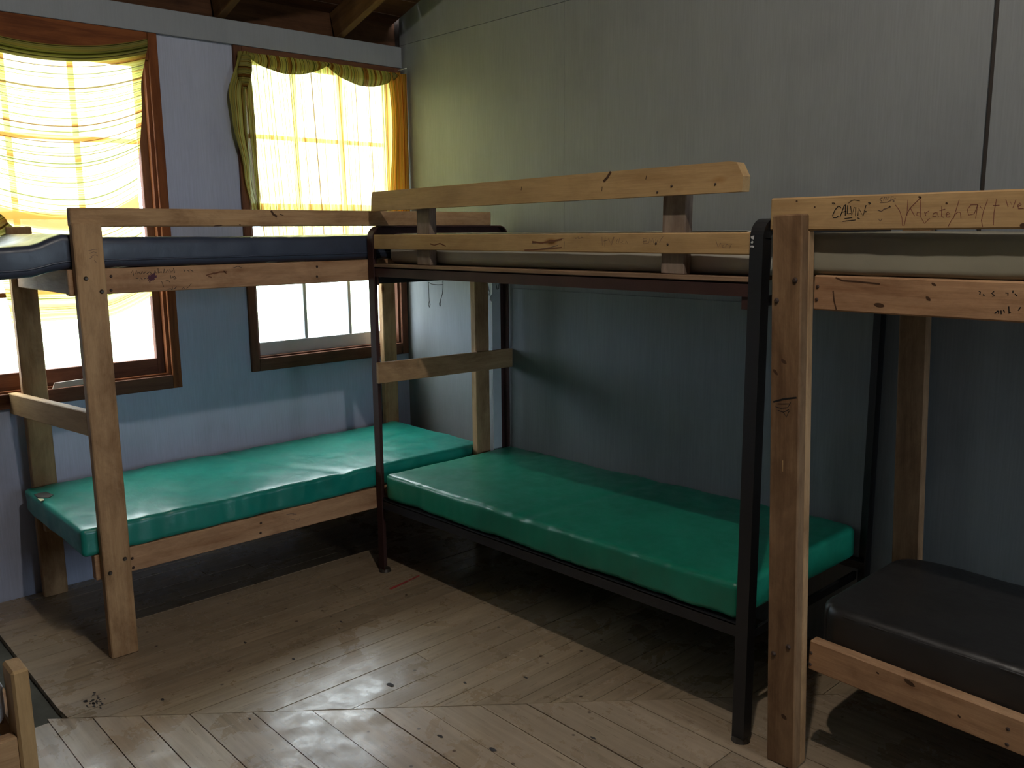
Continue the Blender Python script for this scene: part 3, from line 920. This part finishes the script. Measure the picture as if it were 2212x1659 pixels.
def mattress(name, lo, hi, r, mat, label, sag=None, ns=(40, 18, 2), wrinkle=0.003, seam=None, seam_r=0.0035, parts=None, rxy=None):
    lo, hi = Vector(lo), Vector(hi)
    c = (lo + hi) / 2
    h = (hi - lo) / 2
    root = thing(name, label, 'mattress', (c.x, c.y, lo.z))
    ax = [axis_pts(h[i], r, ns[i]) for i in range(3)]
    R2 = rxy or r
    bm = bmesh.new()
    cache = {}

    def shape(p):
        q = Vector([max(-h[i] + r, min(h[i] - r, p[i])) for i in range(3)])
        d = p - q
        if d.length > 1e-9:
            # push cube-like rim onto a rounded rim
            m = max(abs(t) for t in d)
            d = d.normalized() * m
        p = q + d
        if rxy and rxy > r:
            q2 = Vector((max(-h.x + R2, min(h.x - R2, p.x)), max(-h.y + R2, min(h.y - R2, p.y)), p.z))
            e = p - q2
            if abs(e.x) > 1e-9 and abs(e.y) > 1e-9:
                m = max(abs(e.x), abs(e.y))
                e = e.normalized() * m
                p = q2 + e
        w = c + p
        if wrinkle:
            nv = noise.noise(w * 7) + 0.5 * noise.noise(w * 19 + Vector((3, 1, 9)))
            edge = min(1.0, max(0.0, 1 - (h.x - abs(p.x)) / 0.12)) if h.x < h.y else min(1.0, max(0.0, 1 - (h.y - abs(p.y)) / 0.12))
            side = max(0.0, 1 - abs(p.z) / h.z * 0.4)
            w = w + Vector((p.x / h.x, p.y / h.y, p.z / h.z)) * wrinkle * nv * (0.5 + edge * side)
            along = w.y if h.x < h.y else w.x
            pk = noise.noise(Vector((along * 30, w.z * 4, 4.2)))
            w.z += wrinkle * 0.8 * pk * edge * (1 if p.z > 0 else 0)
            if abs(p.z) < h.z * 0.9:
                if h.x < h.y:
                    w.x += wrinkle * 0.9 * pk * edge * (1 if p.x > 0 else -1)
                else:
                    w.y += wrinkle * 0.9 * pk * edge * (1 if p.y > 0 else -1)
        if sag:
            w = sag(w)
        return w

    def vert(i, j, k):
        key = (i, j, k)
        if key not in cache:
            cache[key] = bm.verts.new(shape(Vector((ax[0][i], ax[1][j], ax[2][k]))) - c)
        return cache[key]
    n0, n1, n2 = (len(a) - 1 for a in ax)
    for i in range(n0):
        for j in range(n1):
            for k in (0, n2):
                bm.faces.new((vert(i, j, k), vert(i + 1, j, k), vert(i + 1, j + 1, k), vert(i, j + 1, k)))
    for i in range(n0):
        for k in range(n2):
            for j in (0, n1):
                bm.faces.new((vert(i, j, k), vert(i + 1, j, k), vert(i + 1, j, k + 1), vert(i, j, k + 1)))
    for j in range(n1):
        for k in range(n2):
            for i in (0, n0):
                bm.faces.new((vert(i, j, k), vert(i, j + 1, k), vert(i, j + 1, k + 1), vert(i, j, k + 1)))
    body = link('cover', to_mesh(bm, 'cover', True), mat, root, Matrix.Translation(c))
    if seam is not None:
        for zf in seam:
            z = h.z * zf
            path = []
            inset = r * (1 - math.sqrt(max(0, 1 - max(0, (abs(z) - (h.z - r)) / r) ** 2)))
            X, Y = h.x - inset, h.y - inset
            m = max(R2, 0.012)
            for (sx, sy, a0) in ((1, 1, 0), (-1, 1, 90), (-1, -1, 180), (1, -1, 270)):
                for q in range(6):
                    a = math.radians(a0 + 90 * q / 5)
                    path.append(Vector((sx * (X - m) + m * math.cos(a), sy * (Y - m) + m * math.sin(a), z)))
            fine = []
            for a, b in zip(path, path[1:] + path[:1]):
                nn = max(1, int((b - a).length / 0.04))
                fine += [a.lerp(b, q / nn) for q in range(nn)]
            fine = [shape(p) for p in fine]
            sweep('piping', fine, circle(seam_r, 6), mat, root, (0, 0, 1), True, True)
    return root, body


def droop(w):
    # the head end hangs past the frame and bends down; a lump by the post
    if w.y < -2.02:
        d = -2.02 - w.y
        w = w.copy()
        w.z -= 0.02 * min(1, d / 0.14) ** 2 * (1 + d * 2)
    w.z += 0.016 * math.exp(-((w.y + 2.06) / 0.05) ** 2) * (1 if w.z > 1.50 else 0)
    w.z -= 0.006 * math.exp(-((w.y + 1.15) / 0.5) ** 2) * (1 if w.z > 1.50 else 0)
    return w


def dip(w):
    q = w.copy()
    if w.z > 0.45:
        q.z -= 0.006 * math.exp(-((w.y + 1.12 - (w.x - 0.45) * 0.38) / 0.03) ** 2)
        q.z -= 0.012 * math.exp(-((w.y + 0.95) / 0.5) ** 2) * math.exp(-((w.x - 0.4) / 0.25) ** 2)
    return q


mLl, b_ = mattress('green_mattress', (0.092, -2.100, 0.403), (0.844, -0.170, 0.508), 0.020, GREEN,
                   'shiny green vinyl mattress on the lower berth below the windows', dip, (18, 120, 3), 0.0042, (0.86,))
mLu, b_ = mattress('navy_mattress', (0.092, -2.330, 1.4525), (0.838, -0.245, 1.562), 0.026, NAVY,
                   'dark navy vinyl mattress drooping over the left end of the window bunk', droop, (18, 60, 2), 0.002, (-0.5,))
# worn label and torn tag on the green mattress
prism('worn_patch', [(0.215, -2.092), (0.285, -2.094), (0.315, -2.060), (0.285, -2.035), (0.215, -2.045)], 0.5085, 0.5095, 2, plain('worn_vinyl', (0.035, 0.03, 0.028), 0.7), mLl)['label'] = 'dark worn patch'
prism('torn_tag', [(0.300, -2.099), (0.345, -2.101), (0.342, -2.086), (0.318, -2.082)], 0.5085, 0.5105, 2, plain('tag_cloth', (0.55, 0.55, 0.35), 0.8), mLl)['label'] = 'small pale torn tag'

# ---- iron bunk along the gable wall
Mb = thing('iron_bunk_bed', 'dark iron-framed bunk bed with wooden guard boards in the middle of the long wall', 'bunk bed', (1.82, -0.42, 0))
FL = 0.042


def ang(x_outer, s):
    """L-profile for a frame in a plane x = const: a = x offset, b = in-plane offset towards the inside of the frame"""
    t = 0.005
    if s > 0:      # side flange at +x edge
        return [(0, 0), (-FL, 0), (-FL, t), (-t, t), (-t, FL), (0, FL)]
    return [(0, 0), (0, FL), (t, FL), (t, t), (FL, t), (FL, 0)]


def end_frame(x, s, mat, topz):
    yf, yb, r = -0.822, -0.016, 0.055
    pr = ang(x, s)
    # front leg going up, arc, top bar, arc, back leg
    sweep('leg', [(x, yf, 0.012), (x, yf, topz - r)], pr, mat, Mb, (1, 0, 0))
    arc1 = [(x, yf + r - r * math.cos(a), topz - r + r * math.sin(a)) for a in [math.pi / 2 * i / 8 for i in range(9)]]
    arc2 = [(x, yb - r + r * math.sin(a), topz - r + r * math.cos(a)) for a in [math.pi / 2 * i / 8 for i in range(9)]]
    sweep('top_bar', arc1 + arc2, pr, mat, Mb, (1, 0, 0))
    sweep('leg', [(x, yb, topz - r), (x, yb, 0.012)], pr, mat, Mb, (1, 0, 0))
    for yy_ in (yf, yb):
        d = 1 if yy_ == yf else -1
        bm = bmesh.new()
        bmesh.ops.create_cone(bm, cap_ends=True, segments=14, radius1=0.030, radius2=0.024, depth=0.014)
        link('foot_glide', to_mesh(bm, 'foot_glide'), STEEL, Mb, Matrix.Translation((x - s * FL / 2, yy_ + d * 0.018, 0.0075)))
    return pr


end_frame(0.848, -1, IRON, 1.597)
end_frame(2.815, 1, BLACK, 1.597)
for y0, y1, zz in ((-0.816, -0.811, 1.377), (-0.027, -0.022, 1.377), (-0.816, -0.811, 0.312), (-0.027, -0.022, 0.312)):
    mt = IRON if zz > 1 else BLACK
    bm = bmesh.new()
    flange = (y0, y0 + 0.038) if y0 < -0.5 else (y1 - 0.038, y1)
    for lo, hi in (((0.854, y0, zz), (2.809, y1, zz + 0.042)), ((0.854, flange[0], zz + 0.0365), (2.809, flange[1], zz + 0.0405))):
        r_ = bmesh.ops.create_cube(bm, size=1)
        for v in r_['verts']:
            v.co = Vector([(lo[i] + hi[i]) / 2 + v.co[i] * (hi[i] - lo[i]) for i in range(3)])
            if zz < 1:
                v.co.z += (v.co.x - 0.9) * 0.0145
    link('side_rail', to_mesh(bm, 'side_rail'), mt, Mb)
for x0, x1 in ((0.8910, 0.906), (2.745, 2.772)):
    slab('bracket', (x0, -0.8105, 1.340), (x1, -0.806, 1.400), IRON, Mb, 0.001)
for zz in (1.345, 0.300):
    for x0 in (0.8905, 2.760):
        slab('end_bar', (x0, -0.805, zz), (x0 + 0.012, -0.030, zz + 0.030), BLACK, Mb, 0.001)
ply = slab('plywood_deck', (0.892, -0.820, 1.4195), (2.772, -0.030, 1.4325), PLY, Mb, 0.001)
for i in range(11):
    xc = 1.0 + i * 0.165
    zs = 0.3535 + (xc - 0.9) * 0.0145
    slab('spring_strip', (xc - 0.012, -0.80, zs), (xc + 0.012, -0.03, zs + 0.003), BLACK, Mb, 0.0)
# hooks of spring wire hanging under the plywood deck
WIRE = [[(1.222, 1.376), (1.227, 1.362), (1.229, 1.330), (1.230, 1.285), (1.224, 1.270), (1.230, 1.258), (1.236, 1.270), (1.231, 1.284)],
        [(1.227, 1.362), (1.250, 1.355), (1.290, 1.354), (1.325, 1.356)],
        [(1.325, 1.372), (1.325, 1.350), (1.320, 1.320), (1.304, 1.288), (1.297, 1.276), (1.302, 1.266), (1.309, 1.275), (1.305, 1.288)],
        [(1.60, 1.376), (1.608, 1.352), (1.602, 1.336), (1.610, 1.326), (1.614, 1.338), (1.608, 1.350)],
        [(1.648, 1.376), (1.656, 1.350)], [(1.668, 1.376), (1.664, 1.352)]]
for wv in WIRE:
    sweep('wire_hook', [(x, -0.780, z) for x, z in wv], circle(0.0014, 6), BLACK, Mb, (0, 1, 0), False, True)
# wooden guard: two uprights, lower board, tilted top board
for xc, m_ in ((1.224, GREYWOOD), (2.488, GREYWOOD)):
    board('guard_post', (xc, -0.781, 1.433), (xc + 0.004, -0.781, 1.715), 0.088, 0.037, (1, 0, 0), m_, Mb, 0.003)
lowb = slab('guard_board', (0.894, -0.820, 1.496), (2.770, -0.8005, 1.559), PINE_NEW, Mb, 0.003)
# top board with clipped corners
z0a, z1a, z0b, z1b = 1.659, 1.740, 1.672, 1.757
xl, xr = 0.912, 2.752
prof = [(xl - 0.002, z0a + 0.0), (xr, z0b), (xr + 0.002, z0b + 0.042), (xr - 0.020, z1b - 0.004), (xr - 0.045, z1b), (xl + 0.014, z1a), (xl + 0.004, z1a - 0.028)]
topb_c = ((xl + xr) / 2, (z0a + z1b) / 2)
topb = prism('guard_board', [(a - topb_c[0], b - topb_c[1]) for a, b in prof], -0.0185, 0.0185, 1, PINE_NEW, Mb,
             Matrix.Translation((topb_c[0], -0.8195, topb_c[1])))
step = board('ladder_step', (0.9000, -0.828, 0.948), (0.9000, -0.010, 0.934), 0.094, 0.0185, (0, 0, 1), PINE, Mb, 0.002)
for a, b in BOLTS['Mtop']:
    bolt(topb, 1, -0.838, -1, a / 1e4, b / 1e4, 0.0042, RUST, 'nail')
for a, b in BOLTS['Mlow']:
    bolt(lowb, 1, -0.820, -1, a / 1e4, b / 1e4, 0.0042, RUST, 'nail')
ribbons('marker_writing', INK['midscrib'], 1, -0.8200, -1, INKG, lowb)['label'] = 'faint scribbled names'
ribbons('smear', INK['midsmear'], 1, -0.8202, -1, SMEAR, lowb)['label'] = 'reddish brown smear'
ribbons('paint_chip', [(7, [(27790, 15450), (27850, 15480), (27830, 15420)]), (6, [(27820, 15330), (27800, 15300)]), (5, [(27830, 15200), (27860, 15190)]), (4, [(27780, 15210), (27785, 15190)])],
        1, -0.8222, -1, plain('chipped_primer', (0.6, 0.6, 0.6)), Mb)['label'] = 'white paint chips'


def tiltm(w):
    q = w.copy()
    q.z += (w.x - 0.9) * 0.0145
    if w.z > 0.44:
        q.z -= 0.004 * math.exp(-((w.x - 1.85 - (w.y + 0.4) * 0.1) / 0.03) ** 2)
    return q


mMl, b_ = mattress('green_mattress', (0.905, -0.812, 0.3585), (2.768, -0.034, 0.478), 0.022, GREEN2,
                   'deep green vinyl mattress on the lower berth of the iron bunk', tiltm, (120, 18, 3), 0.0042, (0.88,))
mMu, b_ = mattress('cream_mattress', (0.905, -0.757, 1.4335), (2.807, -0.036, 1.563), 0.034, CREAM,
                   'cream cloth mattress on the upper plywood deck of the iron bunk', None, (40, 16, 2), 0.002, None)

# white painted strip standing between the two bunks
strip = thing('painted_strip', 'narrow white painted wooden strip upright between the window bunk and the iron bunk', 'wood strip', (0.8915, -0.105, 0.0))
prism('batten', [(-0.128, 0.001), (-0.0735, 0.001), (-0.0735, 1.338), (-0.128, 1.338)], 0.8860, 0.8900, 0, WHITE, strip)
prism('knob', [(-0.128 + 0.017 * math.cos(q * math.pi / 10), 1.243 + 0.017 * math.sin(q * math.pi / 10)) for q in range(20)], 0.8902, 0.8935, 0, WHITE, strip)

# ---- wooden bunk on the right
Rb = thing('wooden_bunk_bed', 'brown wooden bunk bed at the right edge with CALVIN written on its guard rail', 'bunk bed', (3.85, -0.42, 0))


def rx(x, z):
    """the frame leans a little towards the window end"""
    return x - 0.0345 * (z - 0.0) / 1.0


def rpost(x, y, w, t, mat, top=1.606):
    return board('post', (rx(x, 0.001), y, 0.001), (rx(x, top), y, top), w, t, (1, 0, 0), mat, Rb, 0.004)


XL, XR = 2.948, 4.86
pr_fl = rpost(XL, -0.816, 0.090, 0.038, PINE_DARK)
rpost(XL, -0.7805, 0.088, 0.032, PINE, 1.562)
pr_bl = rpost(XL + 0.030, -0.064, 0.092, 0.038, PINE_DARK)
pr_fr = rpost(XR, -0.816, 0.090, 0.038, PINE_DARK)
pr_br = rpost(XR, -0.064, 0.090, 0.038, PINE_DARK)
rru = slab('side_rail', (2.942, -0.765, 1.347), (4.80, -0.728, 1.442), PINE_RED, Rb, 0.004)
rrl = board('side_rail', (2.984, -0.7465, 0.342), (4.84, -0.7465, 0.300), 0.092, 0.037, (0, 0, 1), PINE_RED, Rb, 0.004)
slab('side_rail', (2.95, -0.125, 1.347), (4.80, -0.088, 1.442), PINE_DARK, Rb, 0.003)
slab('side_rail', (2.98, -0.125, 0.290), (4.84, -0.088, 0.380), PINE_DARK, Rb, 0.003)
rg = slab('guard_rail', (2.818, -0.7955, 1.563), (4.80, -0.765, 1.652), PINE_NEW, Rb, 0.004)
for zz in (1.430,):  # added board, hidden from view: stops lamp light through the gap between the bunks
    board('end_rail', (rx(XL, zz) - 0.0645, -0.700, zz), (rx(XL, zz) - 0.0645, -0.050, zz), 0.150, 0.036, (0, 0, 1), PINE_DARK, Rb, 0.003)
for zt, x0 in ((1.4415, 2.96), (0.338, 3.00)):
    for i in range(12):
        xc = x0 + 0.06 + i * 0.15
        slab('slat', (xc - 0.045, -0.7275, zt - 0.020), (xc + 0.045, -0.1255, zt - 0.002), PLY, Rb, 0.001)
for a, b in BOLTS['Rpost']:
    bolt(pr_fl, 1, -0.835, -1, a / 1e4, b / 1e4, 0.0085, RUST)
for a, b in BOLTS['Rup']:
    bolt(rru, 1, -0.765, -1, a / 1e4, b / 1e4, 0.0055, RUST)
for a, b in BOLTS['Rlow']:
    bolt(rrl, 1, -0.765, -1, a / 1e4, b / 1e4, 0.0055, RUST)
ribbons('marker_writing', INK['calvin'], 1, -0.7955, -1, INKB, rg)['label'] = 'the name CALVIN in quotation marks in black marker'
ribbons('marker_writing', INK['redname'], 1, -0.7955, -1, INKR, rg)['label'] = 'faded red handwriting'
ribbons('marker_writing', INK['greyscrib'], 1, -0.7955, -1, INKG, rg)
ribbons('marker_writing', INK['rightscrib'], 1, -0.765, -1, INKB, rru)
ribbons('pencil_drawing', INK['rightpost'], 1, -0.835, -1, INKB, pr_fl)
ribbons('scratch', [(3.5, [(29130, 9250), (29140, 8950)])], 1, -0.835, -1, PINE_NEW, pr_fl)


KNOT = plain('dark_knot', (0.075, 0.036, 0.018), 0.7, 0.2, 0.3, 80)
ribbons('knot', INK['knot_rrail'], 1, -0.765, -1, KNOT, rru)
ribbons('knot', INK['knot_rlow'], 1, -0.765, -1, KNOT, rrl)
ribbons('knot', INK['knot_rpost'], 1, -0.835, -1, KNOT, pr_fl)
ribbons('knot', INK['knot_rguard'], 1, -0.7955, -1, KNOT, rg)
ribbons('knot', INK['knot_top'], 1, -0.838, -1, KNOT, topb)
ribbons('knot', INK['knot_lguard'], 0, 0.8445, 1, KNOT, lguard)


def rdip(w):
    q = w.copy()
    if w.z > 1.5:
        q.z -= 0.006 * math.exp(-((w.x - 3.5) / 0.3) ** 2)
    return q


mRu, b_ = mattress('beige_mattress', (2.866, -0.752, 1.4435), (4.78, -0.10, 1.556), 0.020, OLIVE,
                   'olive beige mattress on the upper berth of the right-hand wooden bunk', rdip, (40, 16, 4), 0.003, None)
mRl, b_ = mattress('charcoal_mattress', (2.970, -0.726, 0.3370), (4.82, -0.130, 0.486), 0.030, CHAR,
                   'charcoal vinyl mattress on the lower berth of the right-hand wooden bunk', None, (40, 16, 2), 0.003, (0.78,), 0.004, None, 0.09)

# ---- low bed at the left edge, only its corner shows
Bb = thing('low_wooden_bed', 'low wooden bed whose corner post shows at the bottom left edge', 'bed', (0.97, -3.0, 0))
for px, py in ((1.8925, -2.566), (1.8925, -3.42), (0.075, -2.566), (0.075, -3.42)):
    board('post', (px, py, -0.0235), (px, py, 0.552), 0.086, 0.038, (1, 0, 0), PINE_NEW, Bb, 0.006)
slab('end_rail', (1.896, -3.400, 0.300), (1.932, -2.586, 0.388), PINE, Bb, 0.004)
slab('end_rail', (0.035, -3.400, 0.300), (0.071, -2.586, 0.388), PINE, Bb, 0.004)
slab('side_rail', (0.119, -2.584, 0.300), (1.8485, -2.548, 0.388), PINE, Bb, 0.004)
slab('side_rail', (0.119, -3.438, 0.300), (1.8485, -3.402, 0.388), PINE, Bb, 0.004)
for i in range(10):
    xc = 0.2 + i * 0.172
    slab('slat', (xc - 0.045, -3.4015, 0.362), (xc + 0.045, -2.5845, 0.3855), PLY, Bb, 0.001)
mB, b_ = mattress('white_mattress', (0.125, -3.398, 0.3895), (1.885, -2.590, 0.520), 0.038, LILAC,
                  'white mattress on the low bed at the bottom left edge', None, (36, 16, 2), 0.002, (0.45,), 0.003)


# ================================================================== CURTAINS
def sheet(name, fn, nu, nv, mat, parent, uvfn):
    bm = bmesh.new()
    uvl = bm.loops.layers.uv.new('UVMap')
    g = [[bm.verts.new(fn(i / nu, j / nv)) for j in range(nv + 1)] for i in range(nu + 1)]
    uvs = {}
    for i in range(nu + 1):
        for j in range(nv + 1):
            uvs[g[i][j]] = uvfn(i / nu, j / nv)
    for i in range(nu):
        for j in range(nv):
            f = bm.faces.new((g[i][j], g[i + 1][j], g[i + 1][j + 1], g[i][j + 1]))
            f.smooth = True
            for lp in f.loops:
                lp[uvl].uv = uvs[lp.vert]
    me = bpy.data.meshes.new(name)
    bm.to_mesh(me)
    bm.free()
    return link(name, me, mat, parent)


def lerp_pts(tab, t):
    for (a, va), (b, vb) in zip(tab, tab[1:]):
        if t <= b:
            f = (t - a) / (b - a)
            f = f * f * (3 - 2 * f)
            return va + (vb - va) * f
    return tab[-1][1]


# curtain over the left window: stripes run across
C1 = thing('striped_curtain', 'yellow curtain with crosswise stripes sagging over the left window', 'curtain', (0.05, -1.84, 1.2), 'window curtains')
c1_right = [(0, -1.405), (0.2, -1.447), (0.6, -1.496), (0.85, -1.490), (1, -1.470)]
c1_left = [(0, -2.29), (0.3, -2.22), (0.6, -2.08), (0.8, -2.085), (1, -2.062)]


def c1(s, t):
    y0, y1 = lerp_pts(c1_left, t), lerp_pts(c1_right, t)
    y = y0 + (y1 - y0) * s
    top = 2.425 - 0.075 * (1 - ((s - 0.5) / 0.5) ** 2)
    bot = 1.205 + 0.085 * max(0, (s - 0.62) / 0.38) ** 1.5
    z = top + (bot - top) * t - 0.028 * math.sin(math.pi * s) * (1 - abs(2 * t - 1)) * 0.8
    x = 0.030 + 0.005 * math.sin(s * 9 + t * 2) * t + 0.003 * math.sin(s * 23 + 5 * t) * (0.3 + 0.7 * t)
    return (x, y, z)


sheet('cloth', c1, 60, 70, CURT_H, C1, lambda s, t: (t * 1.22, s))
# hem turned over along the top
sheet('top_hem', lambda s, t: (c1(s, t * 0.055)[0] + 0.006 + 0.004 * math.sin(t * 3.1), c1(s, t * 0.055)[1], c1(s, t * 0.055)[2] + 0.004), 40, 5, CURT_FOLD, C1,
      lambda s, t: (t * 0.065 + 0.41, s))
# folded corner at the left edge
fold = [(0, -2.205), (0.35, -2.15), (0.7, -2.05), (1, -1.985)]
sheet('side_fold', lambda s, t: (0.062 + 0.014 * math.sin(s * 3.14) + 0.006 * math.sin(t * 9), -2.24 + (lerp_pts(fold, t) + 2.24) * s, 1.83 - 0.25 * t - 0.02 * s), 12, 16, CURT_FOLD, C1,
      lambda s, t: (t * 0.25 + s * 0.1, s))

# curtain over the window by the corner: stripes run down
C2 = thing('striped_curtain', 'yellow curtain with downward stripes bunched at both sides of the corner window', 'curtain', (0.05, -0.5, 1.4), 'window curtains')


def c2(s, t):
    y = -0.965 + 0.06 * t * (1 - s) + (0.945 - 0.0 * t) * s
    sagp = (s * 2.05) % 1.0
    top = 2.425 - 0.022 * math.sin(math.pi * sagp)
    z = top + (1.42 - top) * t
    x = 0.036 + 0.009 * math.sin(s * 31 + 1.5 * math.sin(t * 2)) * (0.4 + 0.6 * t) + 0.004 * math.sin(s * 67)
    if s > 0.86:
        x += 0.012 * math.sin((s - 0.86) / 0.14 * math.pi * 2.5)
    return (x, y, z)


sheet('cloth', c2, 110, 30, CURT_V, C2, lambda s, t: (s * 1.25, t))


def swag(ya, yb, za, zb, drop):
    def f(s, t):
        top = za + (zb - za) * s
        low = top - 0.018 - drop * math.sin(math.pi * s) ** 0.8
        return (0.060 + 0.016 * math.sin(math.pi * t) + 0.004 * math.sin(s * 26), ya + (yb - ya) * s, top + (low - top) * t)
    return f


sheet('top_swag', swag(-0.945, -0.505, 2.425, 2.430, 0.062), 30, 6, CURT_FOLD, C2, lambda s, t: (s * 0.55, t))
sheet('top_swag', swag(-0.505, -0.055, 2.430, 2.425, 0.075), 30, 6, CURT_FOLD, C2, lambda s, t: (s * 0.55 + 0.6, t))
lb_out = [(0, -0.985), (0.25, -1.045), (0.40, -1.035), (0.7, -0.990), (1, -0.945)]
lb_in = [(0, -0.925), (0.25, -0.915), (0.40, -0.915), (0.7, -0.918), (1, -0.918)]


def lbunch(s, t):
    a, b = lerp_pts(lb_out, t), lerp_pts(lb_in, t)
    return (0.052 + 0.030 * math.sin(math.pi * s) * (1 - 0.5 * t) + 0.007 * math.sin(s * 17 + t * 4), a + (b - a) * s, 2.425 - 0.80 * t)


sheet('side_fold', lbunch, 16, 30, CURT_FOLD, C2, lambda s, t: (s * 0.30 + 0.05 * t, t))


def knot(s, t):
    a = s * 2 * math.pi
    r = 0.032 * math.sin(math.pi * (0.12 + 0.76 * t)) + 0.004 * math.sin(a * 5 + t * 6)
    return (0.075 + r * 0.8 * math.cos(a), -0.955 + 0.02 * t * -1 + r * math.sin(a), 2.425 - 0.17 * t)


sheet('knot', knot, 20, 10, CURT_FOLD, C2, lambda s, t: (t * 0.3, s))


def rbunch(s, t):
    return (0.055 + 0.014 * math.sin(s * 14 + t) + 0.012 * math.sin(math.pi * s), -0.125 + 0.02 * math.sin(t * 6) * (1 - s) + (0.120 - 0.004) * s, 2.425 - 1.0 * t)


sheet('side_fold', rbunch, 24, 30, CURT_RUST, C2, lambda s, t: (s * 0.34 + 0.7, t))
tag(board('curtain_nail', (0.002, -0.030, 2.448), (0.085, -0.018, 2.452), 0.005, 0.005, (0, 0, 1), plain('bright_nail', (0.7, 0.7, 0.7), 0.3, 0.5, 0.0, 5, 0.8)),
    'small bright nail holding the curtain at the room corner', 'nail')
